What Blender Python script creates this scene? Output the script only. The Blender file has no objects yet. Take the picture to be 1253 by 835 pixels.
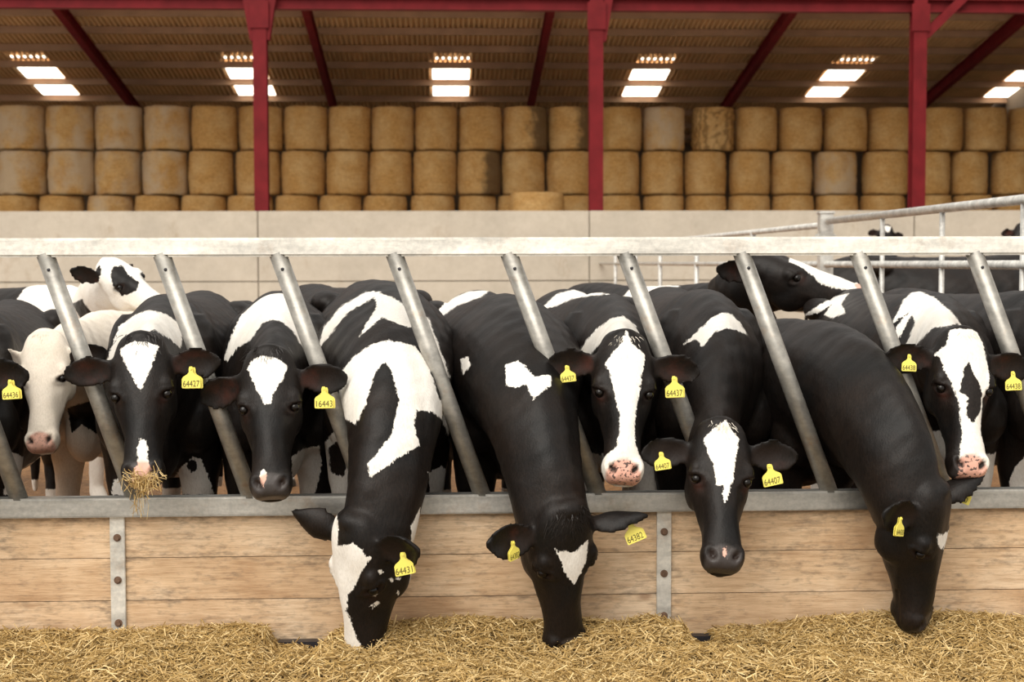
import bpy, bmesh, math, random
import numpy as np
from mathutils import Vector, Matrix
R = math.radians
random.seed(7)
rng = np.random.default_rng(7)
sc = bpy.context.scene
col = sc.collection

# ------------------------------------------------------------------ camera
FPX = 1800.0
YAW, PITCH, ROLL = R(2.59), R(3.04), R(-0.15)
cam_d = bpy.data.cameras.new('camera')
cam = bpy.data.objects.new('camera', cam_d)
col.objects.link(cam)
cam_d.sensor_width = 36.0
cam_d.lens = FPX * 36.0 / 1253.0
cam_d.clip_end = 300
CAM_ROT = Matrix.Rotation(-YAW, 3, 'Z') @ Matrix.Rotation(R(90) - PITCH, 3, 'X') @ Matrix.Rotation(ROLL, 3, 'Z')
CAM_POS = Vector((0, -5.0, 1.4))
cam.matrix_world = Matrix.Translation(CAM_POS) @ CAM_ROT.to_4x4()
cam_d.dof.use_dof = True
cam_d.dof.focus_distance = 4.9
cam_d.dof.aperture_fstop = 5.0
sc.camera = cam

# ------------------------------------------------------------------ sky, light, exposure
world = bpy.data.worlds.new('overcast_sky')
sc.world = world
world.use_nodes = True
wb = world.node_tree.nodes['Background']
wb.inputs[0].default_value = (1.0, 0.965, 0.915, 1)
wb.inputs[1].default_value = 0.88
sun_d = bpy.data.lights.new('sun', 'SUN')
sun_d.energy = 3.0
sun_d.angle = R(50)
sun_d.color = (1.0, 0.95, 0.87)
sun = bpy.data.objects.new('sun', sun_d)
sun.rotation_euler = Vector((0.28, 0.62, -0.75)).to_track_quat('-Z', 'Y').to_euler()
sun.location = (-4, -8, 9)
col.objects.link(sun)
sc.view_settings.view_transform = 'Standard'
sc.view_settings.look = 'None'
sc.view_settings.gamma = 1.0
sc.view_settings.use_curve_mapping = False
sc.view_settings.exposure = 0.16

# ------------------------------------------------------------------ helpers
def at(px, py, Y):
    """the point on the vertical plane y = Y that the photograph shows at px, py"""
    d = CAM_ROT @ Vector(((px - 626.5) / FPX, (417.5 - py) / FPX, -1.0))
    return CAM_POS + d * ((Y - CAM_POS.y) / d.y)

class MB:
    """collects shapes for one mesh object"""
    def __init__(s):
        s.v, s.f = [], []
    def add(s, vs, fs):
        o = len(s.v)
        s.v += [tuple(p) for p in vs]
        s.f += [tuple(i + o for i in f) for f in fs]
        return s
    def box(s, c, d, rot=None):
        vs = []
        for x in (-.5, .5):
            for y in (-.5, .5):
                for z in (-.5, .5):
                    p = Vector((x * d[0], y * d[1], z * d[2]))
                    if rot is not None: p = rot @ p
                    vs.append(p + Vector(c))
        return s.add(vs, [(0, 1, 3, 2), (4, 6, 7, 5), (0, 4, 5, 1), (2, 3, 7, 6), (0, 2, 6, 4), (1, 5, 7, 3)])
    def tube(s, pts, r, n=12, caps=True):
        pts = [Vector(p) for p in pts]
        rings = []
        for i, p in enumerate(pts):
            t = (pts[min(i + 1, len(pts) - 1)] - pts[max(i - 1, 0)]).normalized()
            a = t.cross(Vector((0, 0, 1)))
            if a.length < 1e-3: a = Vector((1, 0, 0))
            a.normalize(); b = t.cross(a)
            rr = r[i] if isinstance(r, (list, tuple)) else r
            rings.append([p + a * (rr * math.cos(2 * math.pi * k / n)) + b * (rr * math.sin(2 * math.pi * k / n)) for k in range(n)])
        return s.loft(rings, caps)
    def loft(s, rings, caps=True):
        n = len(rings[0])
        vs = [p for rg in rings for p in rg]
        fs = []
        for i in range(len(rings) - 1):
            for k in range(n):
                fs.append((i * n + k, i * n + (k + 1) % n, (i + 1) * n + (k + 1) % n, (i + 1) * n + k))
        if caps:
            fs.append(tuple(range(n - 1, -1, -1)))
            fs.append(tuple((len(rings) - 1) * n + k for k in range(n)))
        return s.add(vs, fs)
    def ball(s, c, r, X=(1, 0, 0), Y=(0, 1, 0), Z=(0, 0, 1), nu=16, nv=10):
        c, X, Y, Z = Vector(c), Vector(X), Vector(Y), Vector(Z)
        rings = []
        for j in range(1, nv):
            th = math.pi * j / nv
            rings.append([c + X * (r[0] * math.sin(th) * math.cos(2 * math.pi * k / nu)) + Y * (r[1] * math.sin(th) * math.sin(2 * math.pi * k / nu)) + Z * (r[2] * math.cos(th)) for k in range(nu)])
        return s.loft(rings)
    def obj(s, name, mat, parent=None, smooth=False, bevel=0, loc=None):
        me = bpy.data.meshes.new(name)
        vs = s.v
        if loc is not None:
            vs = [(p[0] - loc[0], p[1] - loc[1], p[2] - loc[2]) for p in vs]
        me.from_pydata(vs, [], s.f)
        bm = bmesh.new(); bm.from_mesh(me)
        bmesh.ops.recalc_face_normals(bm, faces=bm.faces)
        if bevel:
            bmesh.ops.bevel(bm, geom=[e for e in bm.edges if e.is_manifold and e.calc_face_angle(0) > R(50)], offset=bevel, segments=2, affect='EDGES', clamp_overlap=True)
        bm.to_mesh(me); bm.free()
        if smooth:
            me.shade_smooth()
        o = bpy.data.objects.new(name, me)
        if mat: me.materials.append(mat)
        col.objects.link(o)
        if parent is not None: o.parent = parent
        elif loc is not None: o.location = loc
        return o

def tag(o, label=None, cat=None, group=None, kind=None):
    if label: o['label'] = label
    if cat: o['category'] = cat
    if group: o['group'] = group
    if kind: o['kind'] = kind
    return o

def empty(name, loc, label, cat, group=None):
    o = bpy.data.objects.new(name, None)
    o.location = loc
    o.empty_display_size = .1
    col.objects.link(o)
    return tag(o, label, cat, group)

# ------------------------------------------------------------------ materials
def new_mat(name):
    m = bpy.data.materials.new(name)
    m.use_nodes = True
    nt = m.node_tree
    return m, nt, nt.nodes['Principled BSDF']

def N(nt, kind, **kw):
    n = nt.nodes.new(kind)
    for k, v in kw.items():
        if k.startswith('i_'):
            n.inputs[int(k[2:]) if k[2:].isdigit() else k[2:].replace('_', ' ')].default_value = v
        else:
            setattr(n, k, v)
    return n

def noise(nt, scale, detail=4, rough=.6, vec=None, stretch=None, coord='Object'):
    n = N(nt, 'ShaderNodeTexNoise')
    n.inputs['Scale'].default_value = scale
    n.inputs['Detail'].default_value = detail
    n.inputs['Roughness'].default_value = rough
    if vec is None:
        tc = N(nt, 'ShaderNodeTexCoord')
        vec = tc.outputs[coord]
    if stretch:
        mp = N(nt, 'ShaderNodeMapping')
        mp.inputs['Scale'].default_value = stretch
        nt.links.new(vec, mp.inputs['Vector'])
        vec = mp.outputs['Vector']
    nt.links.new(vec, n.inputs['Vector'])
    return n.outputs['Fac']

def ramp(nt, fac, stops):
    r = N(nt, 'ShaderNodeValToRGB')
    el = r.color_ramp.elements
    while len(el) < len(stops): el.new(.5)
    for e, (p, c) in zip(el, stops):
        e.position = p
        e.color = (*c, 1) if len(c) == 3 else c
    nt.links.new(fac, r.inputs['Fac'])
    return r.outputs['Color']

def mix(nt, fac, a, b, mode='MIX'):
    m = N(nt, 'ShaderNodeMix', data_type='RGBA', blend_type=mode)
    for sock, v in ((0, fac), (6, a), (7, b)):
        if isinstance(v, bpy.types.NodeSocket): nt.links.new(v, m.inputs[sock])
        elif sock == 0: m.inputs[0].default_value = v
        else: m.inputs[sock].default_value = (*v, 1)
    return m.outputs[2]

def math_n(nt, op, a, b=None, clamp=False):
    m = N(nt, 'ShaderNodeMath', operation=op, use_clamp=clamp)
    for i, v in enumerate((a, b)):
        if v is None: continue
        if isinstance(v, bpy.types.NodeSocket): nt.links.new(v, m.inputs[i])
        else: m.inputs[i].default_value = v
    return m.outputs[0]

def bump(nt, bs, h, strength=.3, dist=.01):
    b = N(nt, 'ShaderNodeBump')
    b.inputs['Strength'].default_value = strength
    b.inputs['Distance'].default_value = dist
    nt.links.new(h, b.inputs['Height'])
    nt.links.new(b.outputs['Normal'], bs.inputs['Normal'])

def simple(name, c, rough=.6, metal=0.0, var=.15, scale=8, spec=.5):
    m, nt, bs = new_mat(name)
    f = noise(nt, scale, 5)
    lo = tuple(x * (1 - var) for x in c); hi = tuple(min(1, x * (1 + var)) for x in c)
    nt.links.new(ramp(nt, f, [(.3, lo), (.7, hi)]), bs.inputs['Base Color'])
    bs.inputs['Roughness'].default_value = rough
    bs.inputs['Metallic'].default_value = metal
    bs.inputs['Specular IOR Level'].default_value = spec
    return m

def galvanised(name, c=(.52, .52, .50), rust=.45, metal=.55, rough=.42):
    m, nt, bs = new_mat(name)
    f = noise(nt, 1, 6, .65, None, (3.2, 14, 14))
    f2 = noise(nt, 60, 3, .6)
    base = ramp(nt, f, [(.3, tuple(x * .66 for x in c)), (.5, c), (.70, tuple(min(1, x * 1.3) for x in c))])
    sp = ramp(nt, f2, [(.4, (.90, .90, .89)), (.6, (1.05, 1.04, 1.02))])
    base = mix(nt, 1.0, base, sp, 'MULTIPLY')
    r = noise(nt, 5.5, 8, .75)
    rm = ramp(nt, r, [(.55, (0, 0, 0)), (.72, (rust, rust, rust))])
    base = mix(nt, rm, base, (.36, .20, .095))
    nt.links.new(base, bs.inputs['Base Color'])
    bs.inputs['Metallic'].default_value = metal
    nt.links.new(math_n(nt, 'ADD', math_n(nt, 'MULTIPLY', f, .35), rough - .17), bs.inputs['Roughness'])
    bump(nt, bs, f2, .08, .004)
    return m

def wood_mat():
    m, nt, bs = new_mat('weathered_boards')
    info = N(nt, 'ShaderNodeObjectInfo')
    tc = N(nt, 'ShaderNodeTexCoord')
    ofs = N(nt, 'ShaderNodeVectorMath', operation='MULTIPLY_ADD')
    comb = N(nt, 'ShaderNodeCombineXYZ')
    for i in range(3): nt.links.new(info.outputs['Random'], comb.inputs[i])
    nt.links.new(comb.outputs[0], ofs.inputs[0])
    ofs.inputs[1].default_value = (37, 11, 23)
    nt.links.new(tc.outputs['Object'], ofs.inputs[2])
    v = ofs.outputs[0]
    g1 = noise(nt, 1, 8, .7, v, (4.5, 30, 62))
    g2 = noise(nt, 1, 4, .6, v, (16, 60, 210))
    big = noise(nt, 2.2, 4, .6, v)
    c = ramp(nt, big, [(.30, (.50, .315, .175)), (.5, (.68, .485, .305)), (.70, (.78, .61, .43))])
    c = mix(nt, 1.0, c, ramp(nt, g1, [(.30, (.74, .68, .62)), (.52, (1, 1, 1)), (.75, (1.12, 1.12, 1.12))]), 'MULTIPLY')
    c = mix(nt, 1.0, c, ramp(nt, g2, [(.32, (.84, .81, .78)), (.55, (1, 1, 1))]), 'MULTIPLY')
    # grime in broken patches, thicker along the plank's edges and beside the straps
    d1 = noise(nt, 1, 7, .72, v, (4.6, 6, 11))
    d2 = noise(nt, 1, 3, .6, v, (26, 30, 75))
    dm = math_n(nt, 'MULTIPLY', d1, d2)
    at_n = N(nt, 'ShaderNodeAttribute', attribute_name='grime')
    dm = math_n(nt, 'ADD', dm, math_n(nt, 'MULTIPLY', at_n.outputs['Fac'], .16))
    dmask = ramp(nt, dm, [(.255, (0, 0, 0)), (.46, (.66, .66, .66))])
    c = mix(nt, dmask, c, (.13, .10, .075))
    # knots
    vo = N(nt, 'ShaderNodeTexVoronoi', feature='F1')
    vo.inputs['Scale'].default_value = 1
    mp = N(nt, 'ShaderNodeMapping'); mp.inputs['Scale'].default_value = (2.3, 2, 4.2)
    nt.links.new(v, mp.inputs['Vector']); nt.links.new(mp.outputs[0], vo.inputs['Vector'])
    kn = ramp(nt, vo.outputs['Distance'], [(.03, (1, 1, 1)), (.085, (0, 0, 0))])
    c = mix(nt, math_n(nt, 'MULTIPLY', kn, .6), c, (.22, .10, .045))
    nt.links.new(c, bs.inputs['Base Color'])
    bs.inputs['Roughness'].default_value = .8
    bs.inputs['Specular IOR Level'].default_value = .25
    bump(nt, bs, g2, .35, .004)
    return m

def concrete_mat(name, c, dirt=.5):
    m, nt, bs = new_mat(name)
    f = noise(nt, .9, 7, .65); f2 = noise(nt, 7, 6, .7)
    base = ramp(nt, f, [(.32, tuple(x * .86 for x in c)), (.55, c), (.75, tuple(min(1, x * 1.08) for x in c))])
    base = mix(nt, 1.0, base, ramp(nt, f2, [(.3, (.9, .89, .87)), (.6, (1, 1, 1))]), 'MULTIPLY')
    st = noise(nt, 1, 7, .75, None, (1.6, 1.6, .8))
    base = mix(nt, ramp(nt, st, [(.58, (0, 0, 0)), (.76, (dirt, dirt, dirt))]), base, (.30, .21, .12))
    nt.links.new(base, bs.inputs['Base Color'])
    bs.inputs['Roughness'].default_value = .9
    bump(nt, bs, f2, .2, .01)
    return m

def straw_mat(name, dark, mid, light, scale=1.0, attr=None):
    m, nt, bs = new_mat(name)
    if attr:
        a = N(nt, 'ShaderNodeAttribute', attribute_name=attr)
        c = ramp(nt, a.outputs['Fac'], [(0, dark), (.45, mid), (1, light)])
    else:
        f = noise(nt, 45 * scale, 6, .75)
        f2 = noise(nt, 6 * scale, 4, .6)
        c = ramp(nt, f, [(.3, dark), (.5, mid), (.72, light)])
        c = mix(nt, 1.0, c, ramp(nt, f2, [(.3, (.75, .72, .68)), (.65, (1.1, 1.1, 1.1))]), 'MULTIPLY')
        bump(nt, bs, f, .7, .02)
    nt.links.new(c, bs.inputs['Base Color'])
    bs.inputs['Roughness'].default_value = .62
    bs.inputs['Specular IOR Level'].default_value = .3
    return m

def bale_mat(name, kind):
    m, nt, bs = new_mat(name)
    info = N(nt, 'ShaderNodeObjectInfo')
    tc = N(nt, 'ShaderNodeTexCoord')
    add = N(nt, 'ShaderNodeVectorMath', operation='ADD')
    comb = N(nt, 'ShaderNodeCombineXYZ')
    k = math_n(nt, 'MULTIPLY', info.outputs['Random'], 40.0)
    for i in range(3): nt.links.new(k, comb.inputs[i])
    nt.links.new(tc.outputs['Object'], add.inputs[0]); nt.links.new(comb.outputs[0], add.inputs[1])
    v = add.outputs[0]
    f = noise(nt, 1, 6, .75, v, (22, 22, 30))
    f2 = noise(nt, 1, 5, .65, v, (1.6, 1.6, 1.8))
    f3 = noise(nt, 1, 3, .6, v, (4, 4, 38))
    c = ramp(nt, f, [(.3, (.33, .165, .048)), (.5, (.56, .315, .105)), (.72, (.74, .475, .195))])
    c = mix(nt, 1.0, c, ramp(nt, f3, [(.3, (.82, .78, .72)), (.6, (1, 1, 1))]), 'MULTIPLY')
    c = mix(nt, ramp(nt, f2, [(.42, (0, 0, 0)), (.7, (.45, .45, .45))]), c, (.76, .56, .29))
    if kind == 'grey':      # rain-weathered outer layer
        g = noise(nt, 1, 5, .6, v, (1.3, 1.3, .9))
        c = mix(nt, ramp(nt, g, [(.40, (0, 0, 0)), (.58, (.75, .75, .75))]), c, (.56, .445, .31))
    if kind == 'stain':     # a wet dark flank
        sx = N(nt, 'ShaderNodeSeparateXYZ'); nt.links.new(tc.outputs['Object'], sx.inputs[0])
        g = noise(nt, 1, 5, .65, v, (4, 4, 4))
        d = math_n(nt, 'ADD', sx.outputs[0], math_n(nt, 'MULTIPLY', g, .9))
        c = mix(nt, ramp(nt, d, [(.48, (0, 0, 0)), (.72, (.8, .8, .8))]), c, (.085, .055, .03))
    if kind == 'net':
        sx = N(nt, 'ShaderNodeTexWave'); sx.inputs['Scale'].default_value = 2.6; sx.inputs['Distortion'].default_value = 3
        nt.links.new(v, sx.inputs['Vector'])
        c = mix(nt, ramp(nt, sx.outputs['Fac'], [(.3, (.6, .6, .6)), (.7, (0, 0, 0))]), c, (.16, .085, .03))
    nt.links.new(c, bs.inputs['Base Color'])
    bs.inputs['Roughness'].default_value = .85
    bs.inputs['Specular IOR Level'].default_value = .15
    bump(nt, bs, f, .8, .03)
    return m

def fur_mat(name, white=(.86, .825, .765), black=(.0060, .0054, .0052), brown=(.0135, .0088, .0065)):
    m, nt, bs = new_mat(name)
    def A(n): return N(nt, 'ShaderNodeAttribute', attribute_name=n).outputs['Fac']
    hair = noise(nt, 1, 3, .6, None, (210, 210, 70))
    mid = noise(nt, 55, 3, .6)
    low = noise(nt, 5, 4, .6)
    sd = A('white')
    e = math_n(nt, 'ADD', sd, math_n(nt, 'MULTIPLY', math_n(nt, 'SUBTRACT', mid, .5), .018))
    e = math_n(nt, 'ADD', e, math_n(nt, 'MULTIPLY', math_n(nt, 'SUBTRACT', hair, .5), .014))
    wm = math_n(nt, 'MULTIPLY', math_n(nt, 'ADD', e, .0015), 330.0, True)
    dk = ramp(nt, low, [(.35, black), (.7, brown)])
    dk = mix(nt, 1.0, dk, ramp(nt, hair, [(.3, (.6, .6, .6)), (.7, (1.5, 1.45, 1.4))]), 'MULTIPLY')
    wt = mix(nt, ramp(nt, low, [(.45, (0, 0, 0)), (.8, (.5, .5, .5))]), white, tuple(a * b for a, b in zip(white, (.93, .86, .76))))
    wt = mix(nt, 1.0, wt, ramp(nt, hair, [(.3, (.86, .85, .83)), (.6, (1, 1, 1))]), 'MULTIPLY')
    c = mix(nt, wm, dk, wt)
    # inside of the ears: bare brownish skin behind thin hair
    c = mix(nt, math_n(nt, 'MULTIPLY', A('ear'), .55), c, mix(nt, ramp(nt, low, [(.48, (0, 0, 0)), (.62, (1, 1, 1))]), (.022, .013, .010), (.085, .024, .015)))
    # bare muzzle skin: pink where the face is white, slate where it is black, freckled
    fre = noise(nt, 95, 2, .5)
    pk = mix(nt, ramp(nt, fre, [(.56, (0, 0, 0)), (.60, (1, 1, 1))]), (.66, .36, .275), (.10, .065, .055))
    pk = mix(nt, math_n(nt, 'MULTIPLY', A('freckle'), 1.0, True), (.68, .40, .31), pk)
    skin = mix(nt, wm, (.050, .042, .039), pk)
    mz = A('muzzle')
    c = mix(nt, mz, c, skin)
    c = mix(nt, A('lid'), c, (.022, .013, .010))
    c = mix(nt, A('hoof'), c, (.05, .04, .03))
    nt.links.new(c, bs.inputs['Base Color'])
    rr = math_n(nt, 'SUBTRACT', .47, math_n(nt, 'MULTIPLY', mz, .16))
    rr = math_n(nt, 'ADD', rr, math_n(nt, 'MULTIPLY', wm, .25), True)
    nt.links.new(rr, bs.inputs['Roughness'])
    bs.inputs['Specular IOR Level'].default_value = .21
    b1 = N(nt, 'ShaderNodeBump'); b1.inputs['Strength'].default_value = .30; b1.inputs['Distance'].default_value = .030
    nt.links.new(noise(nt, 1, 3, .55, None, (7, 7, 4)), b1.inputs['Height'])
    b2 = N(nt, 'ShaderNodeBump'); b2.inputs['Strength'].default_value = .30; b2.inputs['Distance'].default_value = .004
    nt.links.new(hair, b2.inputs['Height']); nt.links.new(b1.outputs['Normal'], b2.inputs['Normal'])
    nt.links.new(b2.outputs['Normal'], bs.inputs['Normal'])
    return m

M = {}
M['galv'] = galvanised('galvanised_steel', (.47, .46, .435), .5, .80, .36)
M['galv_dark'] = galvanised('galvanised_tube', (.375, .36, .33), .6, .6, .42)
M['strap'] = galvanised('pale_strap', (.62, .60, .55), .4, .25, .5)
M['galv_pale'] = galvanised('pale_galvanised_rail', (.76, .735, .68), .42, .15, .5)
M['pipe'] = galvanised('pale_pipe', (.60, .59, .56), .3, .4, .45)
M['wood'] = wood_mat()
M['rust'] = simple('rusty_bolt', (.16, .095, .06), .7, .3, .4, 60)
M['plastic'] = simple('black_plastic', (.018, .017, .022), .45, 0, .2, 30)
M['wall'] = concrete_mat('concrete_panels', (.54, .49, .405), .6)
M['slab'] = concrete_mat('concrete_floor', (.42, .38, .32), .4)
M['bed'] = straw_mat('straw_bedding', (.08, .035, .012), (.24, .115, .04), (.45, .25, .10), .5)
M['red'] = simple('red_painted_steel', (.150, .011, .014), .6, 0, .22, 3, .15)
M['roof'] = simple('fibre_cement_sheet', (.70, .45, .235), .9, 0, .15, 1.2, .2)
M['purlin'] = simple('dusty_purlin', (.36, .215, .13), .8, 0, .15, 2)
M['dark_wall'] = simple('dark_cladding', (.16, .11, .07), .9, 0, .2, 1)
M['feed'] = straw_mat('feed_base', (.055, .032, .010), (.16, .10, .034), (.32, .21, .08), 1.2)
M['strand'] = straw_mat('feed_strands', (.15, .085, .022), (.47, .305, .105), (.84, .655, .345), 1, 'tone')
M['yellow'] = simple('yellow_tag_plastic', (.92, .80, .15), .45, 0, .05, 30)
M['ink'] = simple('tag_ink', (.10, .085, .02), .6, 0, .1, 30)
M['eye'] = simple('dark_eye', (.006, .004, .003), .16, 0, .3, 30, .32)
M['fur'] = fur_mat('black_and_white_fur')
M['cream'] = fur_mat('cream_fur', (.85, .765, .655))
m_, nt_, bs_ = new_mat('bright_skylight')
bs_.inputs['Base Color'].default_value = (.9, .88, .8, 1)
bs_.inputs['Emission Color'].default_value = (1, .95, .82, 1)
bs_.inputs['Emission Strength'].default_value = 3.2
M['skylight'] = m_
for k_ in ('plain', 'grey', 'stain', 'net'):
    M['bale_' + k_] = bale_mat('straw_bale_' + k_, k_)

# ------------------------------------------------------------------ the setting
def slab(name, x0, x1, y0, y1, z0, z1, mat):
    o = MB().box(((x0 + x1) / 2, (y0 + y1) / 2, (z0 + z1) / 2), (x1 - x0, y1 - y0, z1 - z0)).obj(name, mat)
    return tag(o, kind='structure')

slab('floor_pen', -26, 26, .06, 48, -.2, 0, M['bed'])
slab('floor_passage', -26, 26, -14, .06, -.2, .02, M['slab'])
WY = 22.0                                            # the concrete wall behind the pen
o = MB()
zs = [0.0, 1.07, 1.74, 2.36]
xs = [-3.4 + 6.05 * k for k in range(-4, 6)]
for i in range(len(xs) - 1):
    for j in range(3):
        z0, z1 = zs[j], zs[j + 1]
        o.box(((xs[i] + xs[i + 1]) / 2, WY + .1, (z0 + z1) / 2), (6.05 - .02, .2, z1 - z0 - .015))
o.box((0, WY + .12, 1.17), (54, .1, 2.3))
tag(o.obj('wall_back', M['wall'], bevel=.008), kind='structure')
slab('floor_bale_store', -26, 26, WY + .4, 46, 0, 2.05, M['slab'])
slab('added_shade_wall', 17.6, 17.9, 6.0, 48, 0, 11, M['dark_wall'])  # unseen side wall, added to block sky light and darken the right-hand bales
slab('wall_rear', -26, 26, 46.6, 46.9, 0, 6.0, M['dark_wall'])

SL = .172
def roof_z(Y): return 6.33 + SL * (41.5 - Y)
skies = [(25, 75), (278, 312), (529, 571), (773, 817), (1010, 1058), (1240, 1290)]
PUR = [27.0, 28.5, 30.05, 31.55, 33.06, 34.4, 35.86, 37.32, 39.0, 40.68, 42.2, 43.7, 45.2]
# corrugated sheets
xs = np.arange(-26, 17.55, .0115)
ys = [26.0, 30, 34, 38, 42, 46.8]
vs = []
for y in ys:
    for x in xs:
        vs.append((x, y, roof_z(y) + .125 + .05 * math.tanh(2.2 * math.sin(2 * math.pi * x / .138)) / .976))
nx = len(xs)
fs = [(j * nx + i, j * nx + i + 1, (j + 1) * nx + i + 1, (j + 1) * nx + i) for j in range(len(ys) - 1) for i in range(nx - 1)]
tag(MB().add(vs, fs).obj('ceiling_corrugated', M['roof'], smooth=True), kind='structure')
b_rot = Matrix.Rotation(-math.atan(SL), 3, 'X')
for y in PUR:
    tag(MB().box((-4.2, y, roof_z(y) - .02), (43.6, .07, .18), b_rot).obj('purlin', M['purlin']), kind='structure')
n = 0
for k, (p0, p1) in enumerate(skies):
    n += 1
    g = empty('window_%d' % n, at((p0 + p1) / 2, 100, 38.9), None, None); tag(g, kind='structure')
    x0, x1 = at(p0, 91, 38.2).x, at(p0, 91, 38.2).x + 1.08
    if k == 1: x1 = x0 + 1.12
    for (ya, yb) in ((37.42, 38.88), (39.12, 40.58)):
        pane = MB()
        pane.box(((x0 + x1) / 2, (ya + yb) / 2, roof_z((ya + yb) / 2) + .055), (x1 - x0, (yb - ya) / math.cos(math.atan(SL)), .012), b_rot)
        pane.obj('pane', M['skylight'], g, loc=g.location)
    dots = MB()
    for i in range(6):
        dots.ball((x0 + .14 + i * (x1 - x0 - .2) / 5, 36.9, roof_z(36.9) + .055), (.036, .10, .01), (1, 0, 0), b_rot @ Vector((0, 1, 0)), b_rot @ Vector((0, 0, 1)), 12, 6)
    dots.obj('light_slot', M['skylight'], g, loc=g.location)

def ibeam(mb, a, b, w, h, up=(0, 0, 1), t=.02):
    a, b = Vector(a), Vector(b)
    d = (b - a); L = d.length; d.normalize()
    s = d.cross(Vector(up)).normalized(); u = s.cross(d)
    rot = Matrix((s, d, u)).transposed()
    c = (a + b) / 2
    mb.box(c, (t, L, h), rot)
    mb.box(c + u * (h / 2), (w, L, t), rot)
    mb.box(c - u * (h / 2), (w, L, t), rot)
    return mb
for k in range(-3, 4):
    X = -3.4 + 6.05 * k
    tag(ibeam(MB(), (X, 26.5, roof_z(26.5) - .28), (X, 46.4, roof_z(46.4) - .28), .19, .30).obj('rafter', M['red']), kind='structure')
CY = WY + .45
for X in (at(320, 180, CY).x, at(729, 180, CY).x, at(1122, 180, CY).x):
    mb = ibeam(MB(), (X, CY, 0), (X, CY, 6.9), .25, .25, (0, 1, 0), .03)
    tag(mb.obj('steel_column', M['red']), kind='structure')
    br = MB()
    s = 1
    for sx in ((-1, 1) if X < 0 else (1,)):
        L = .85 if X > 5 else .45
        ibeam(br, (X + sx * .10, CY - .02, 5.62 if X > 5 else 5.5), (X + sx * (L if X > 5 else .24), CY - .02, 6.35), .16, .16, (0, 1, 0))
    br.box((X, CY - .15, 5.95), (.34, .02, .5))
    tag(br.obj('haunch_brace', M['red']), kind='structure')
tag(ibeam(MB(), (-26, CY + .1, at(626, 4, CY).z), (17.55, CY + .1, at(626, 4, CY).z), .22, .22).obj('eaves_beam', M['red']), kind='structure')

# ------------------------------------------------------------------ straw bales
def bale_mesh(seed, r=.6, h=1.09, rough=.02):
    g = np.random.default_rng(seed)
    nu, prof = 44, []
    for t in np.linspace(0, 1, 17):
        prof.append((t * h, r * (1 + .035 * math.sin(math.pi * t) - .02 * (2 * t - 1) ** 8)))
    ph = g.uniform(0, 6.28, 8); am = g.uniform(.2, 1, 8)
    rings = [[(prof[0][1] * .55 * math.cos(a), prof[0][1] * .55 * math.sin(a), 0) for a in np.linspace(0, 2 * math.pi, nu, endpoint=False)]]
    for (z, rr) in prof:
        rg = []
        for a in np.linspace(0, 2 * math.pi, nu, endpoint=False):
            d = sum(am[i] * math.sin((i + 2) * a + ph[i] + z * (i - 3)) for i in range(8)) * .0045 + g.normal(0, rough * .45)
            e = g.normal(0, .012) if z in (0, h) else 0
            rg.append(((rr + d) * math.cos(a), (rr + d) * math.sin(a), z + e))
        rings.append(rg)
    rings.append([(r * .93 * math.cos(a), r * .93 * math.sin(a), h + .02 + g.normal(0, .006)) for a in np.linspace(0, 2 * math.pi, nu, endpoint=False)])
    rings.append([(r * .5 * math.cos(a), r * .5 * math.sin(a), h + .045 + g.normal(0, .006)) for a in np.linspace(0, 2 * math.pi, nu, endpoint=False)])
    mb = MB().loft(rings)
    me = bpy.data.meshes.new('straw_bale')
    me.from_pydata(mb.v, [], mb.f); me.shade_smooth()
    return me
variants = {}
for kind, seeds in (('plain', (1, 2, 3)), ('grey', (4, 5)), ('stain', (6,)), ('net', (7,))):
    variants[kind] = []
    for s_ in seeds:
        me = bale_mesh(s_, rough=.05 if kind == 'net' else .02)
        me.materials.append(M['bale_' + kind]); variants[kind].append(me)
TIERS = [
    ('top', 4.36, [28, 87, 147, 206, 263, 320, 375, 428, 481, 534, 588, 643, 698, 759, 812, 872, 925, 979, 1034, 1088, 1150, 1204, 1260]),
    ('middle', 3.20, [29, 88, 145, 202, 258, 316, 371, 425, 478, 532, 586, 640, 697, 755, 810, 863, 917, 968, 1022, 1083, 1140, 1186, 1240]),
    ('bottom', 2.05, [20, 75, 135, 192, 249, 306, 363, 416, 471, 529, 584, 632, 700, 757, 812, 864, 917, 970, 1024, 1080, 1140, 1190, 1242]),
]
ORD = ['first', 'second', 'third', 'fourth', 'fifth', 'sixth', 'seventh', 'eighth']
POSTS = [('left red post', 320), ('middle red post', 729), ('right red post', 1122)]
special = {('top', 0): 'grey', ('top', 1): 'grey', ('top', 2): 'grey', ('top', 3): 'grey', ('middle', 0): 'grey', ('middle', 1): 'grey', ('middle', 2): 'grey', ('middle', 3): 'grey',
           ('bottom', 2): 'grey', ('top', 11): 'stain', ('top', 12): 'stain', ('top', 15): 'net', ('middle', 18): 'grey', ('middle', 10): 'stain', ('top', 14): 'grey'}
LOOK = {'plain': 'golden round straw bale', 'grey': 'grey weathered round straw bale', 'stain': 'golden straw bale with dark wet stain', 'net': 'dark ragged round straw bale'}
BY = 34.0
first_bale = None
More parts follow.
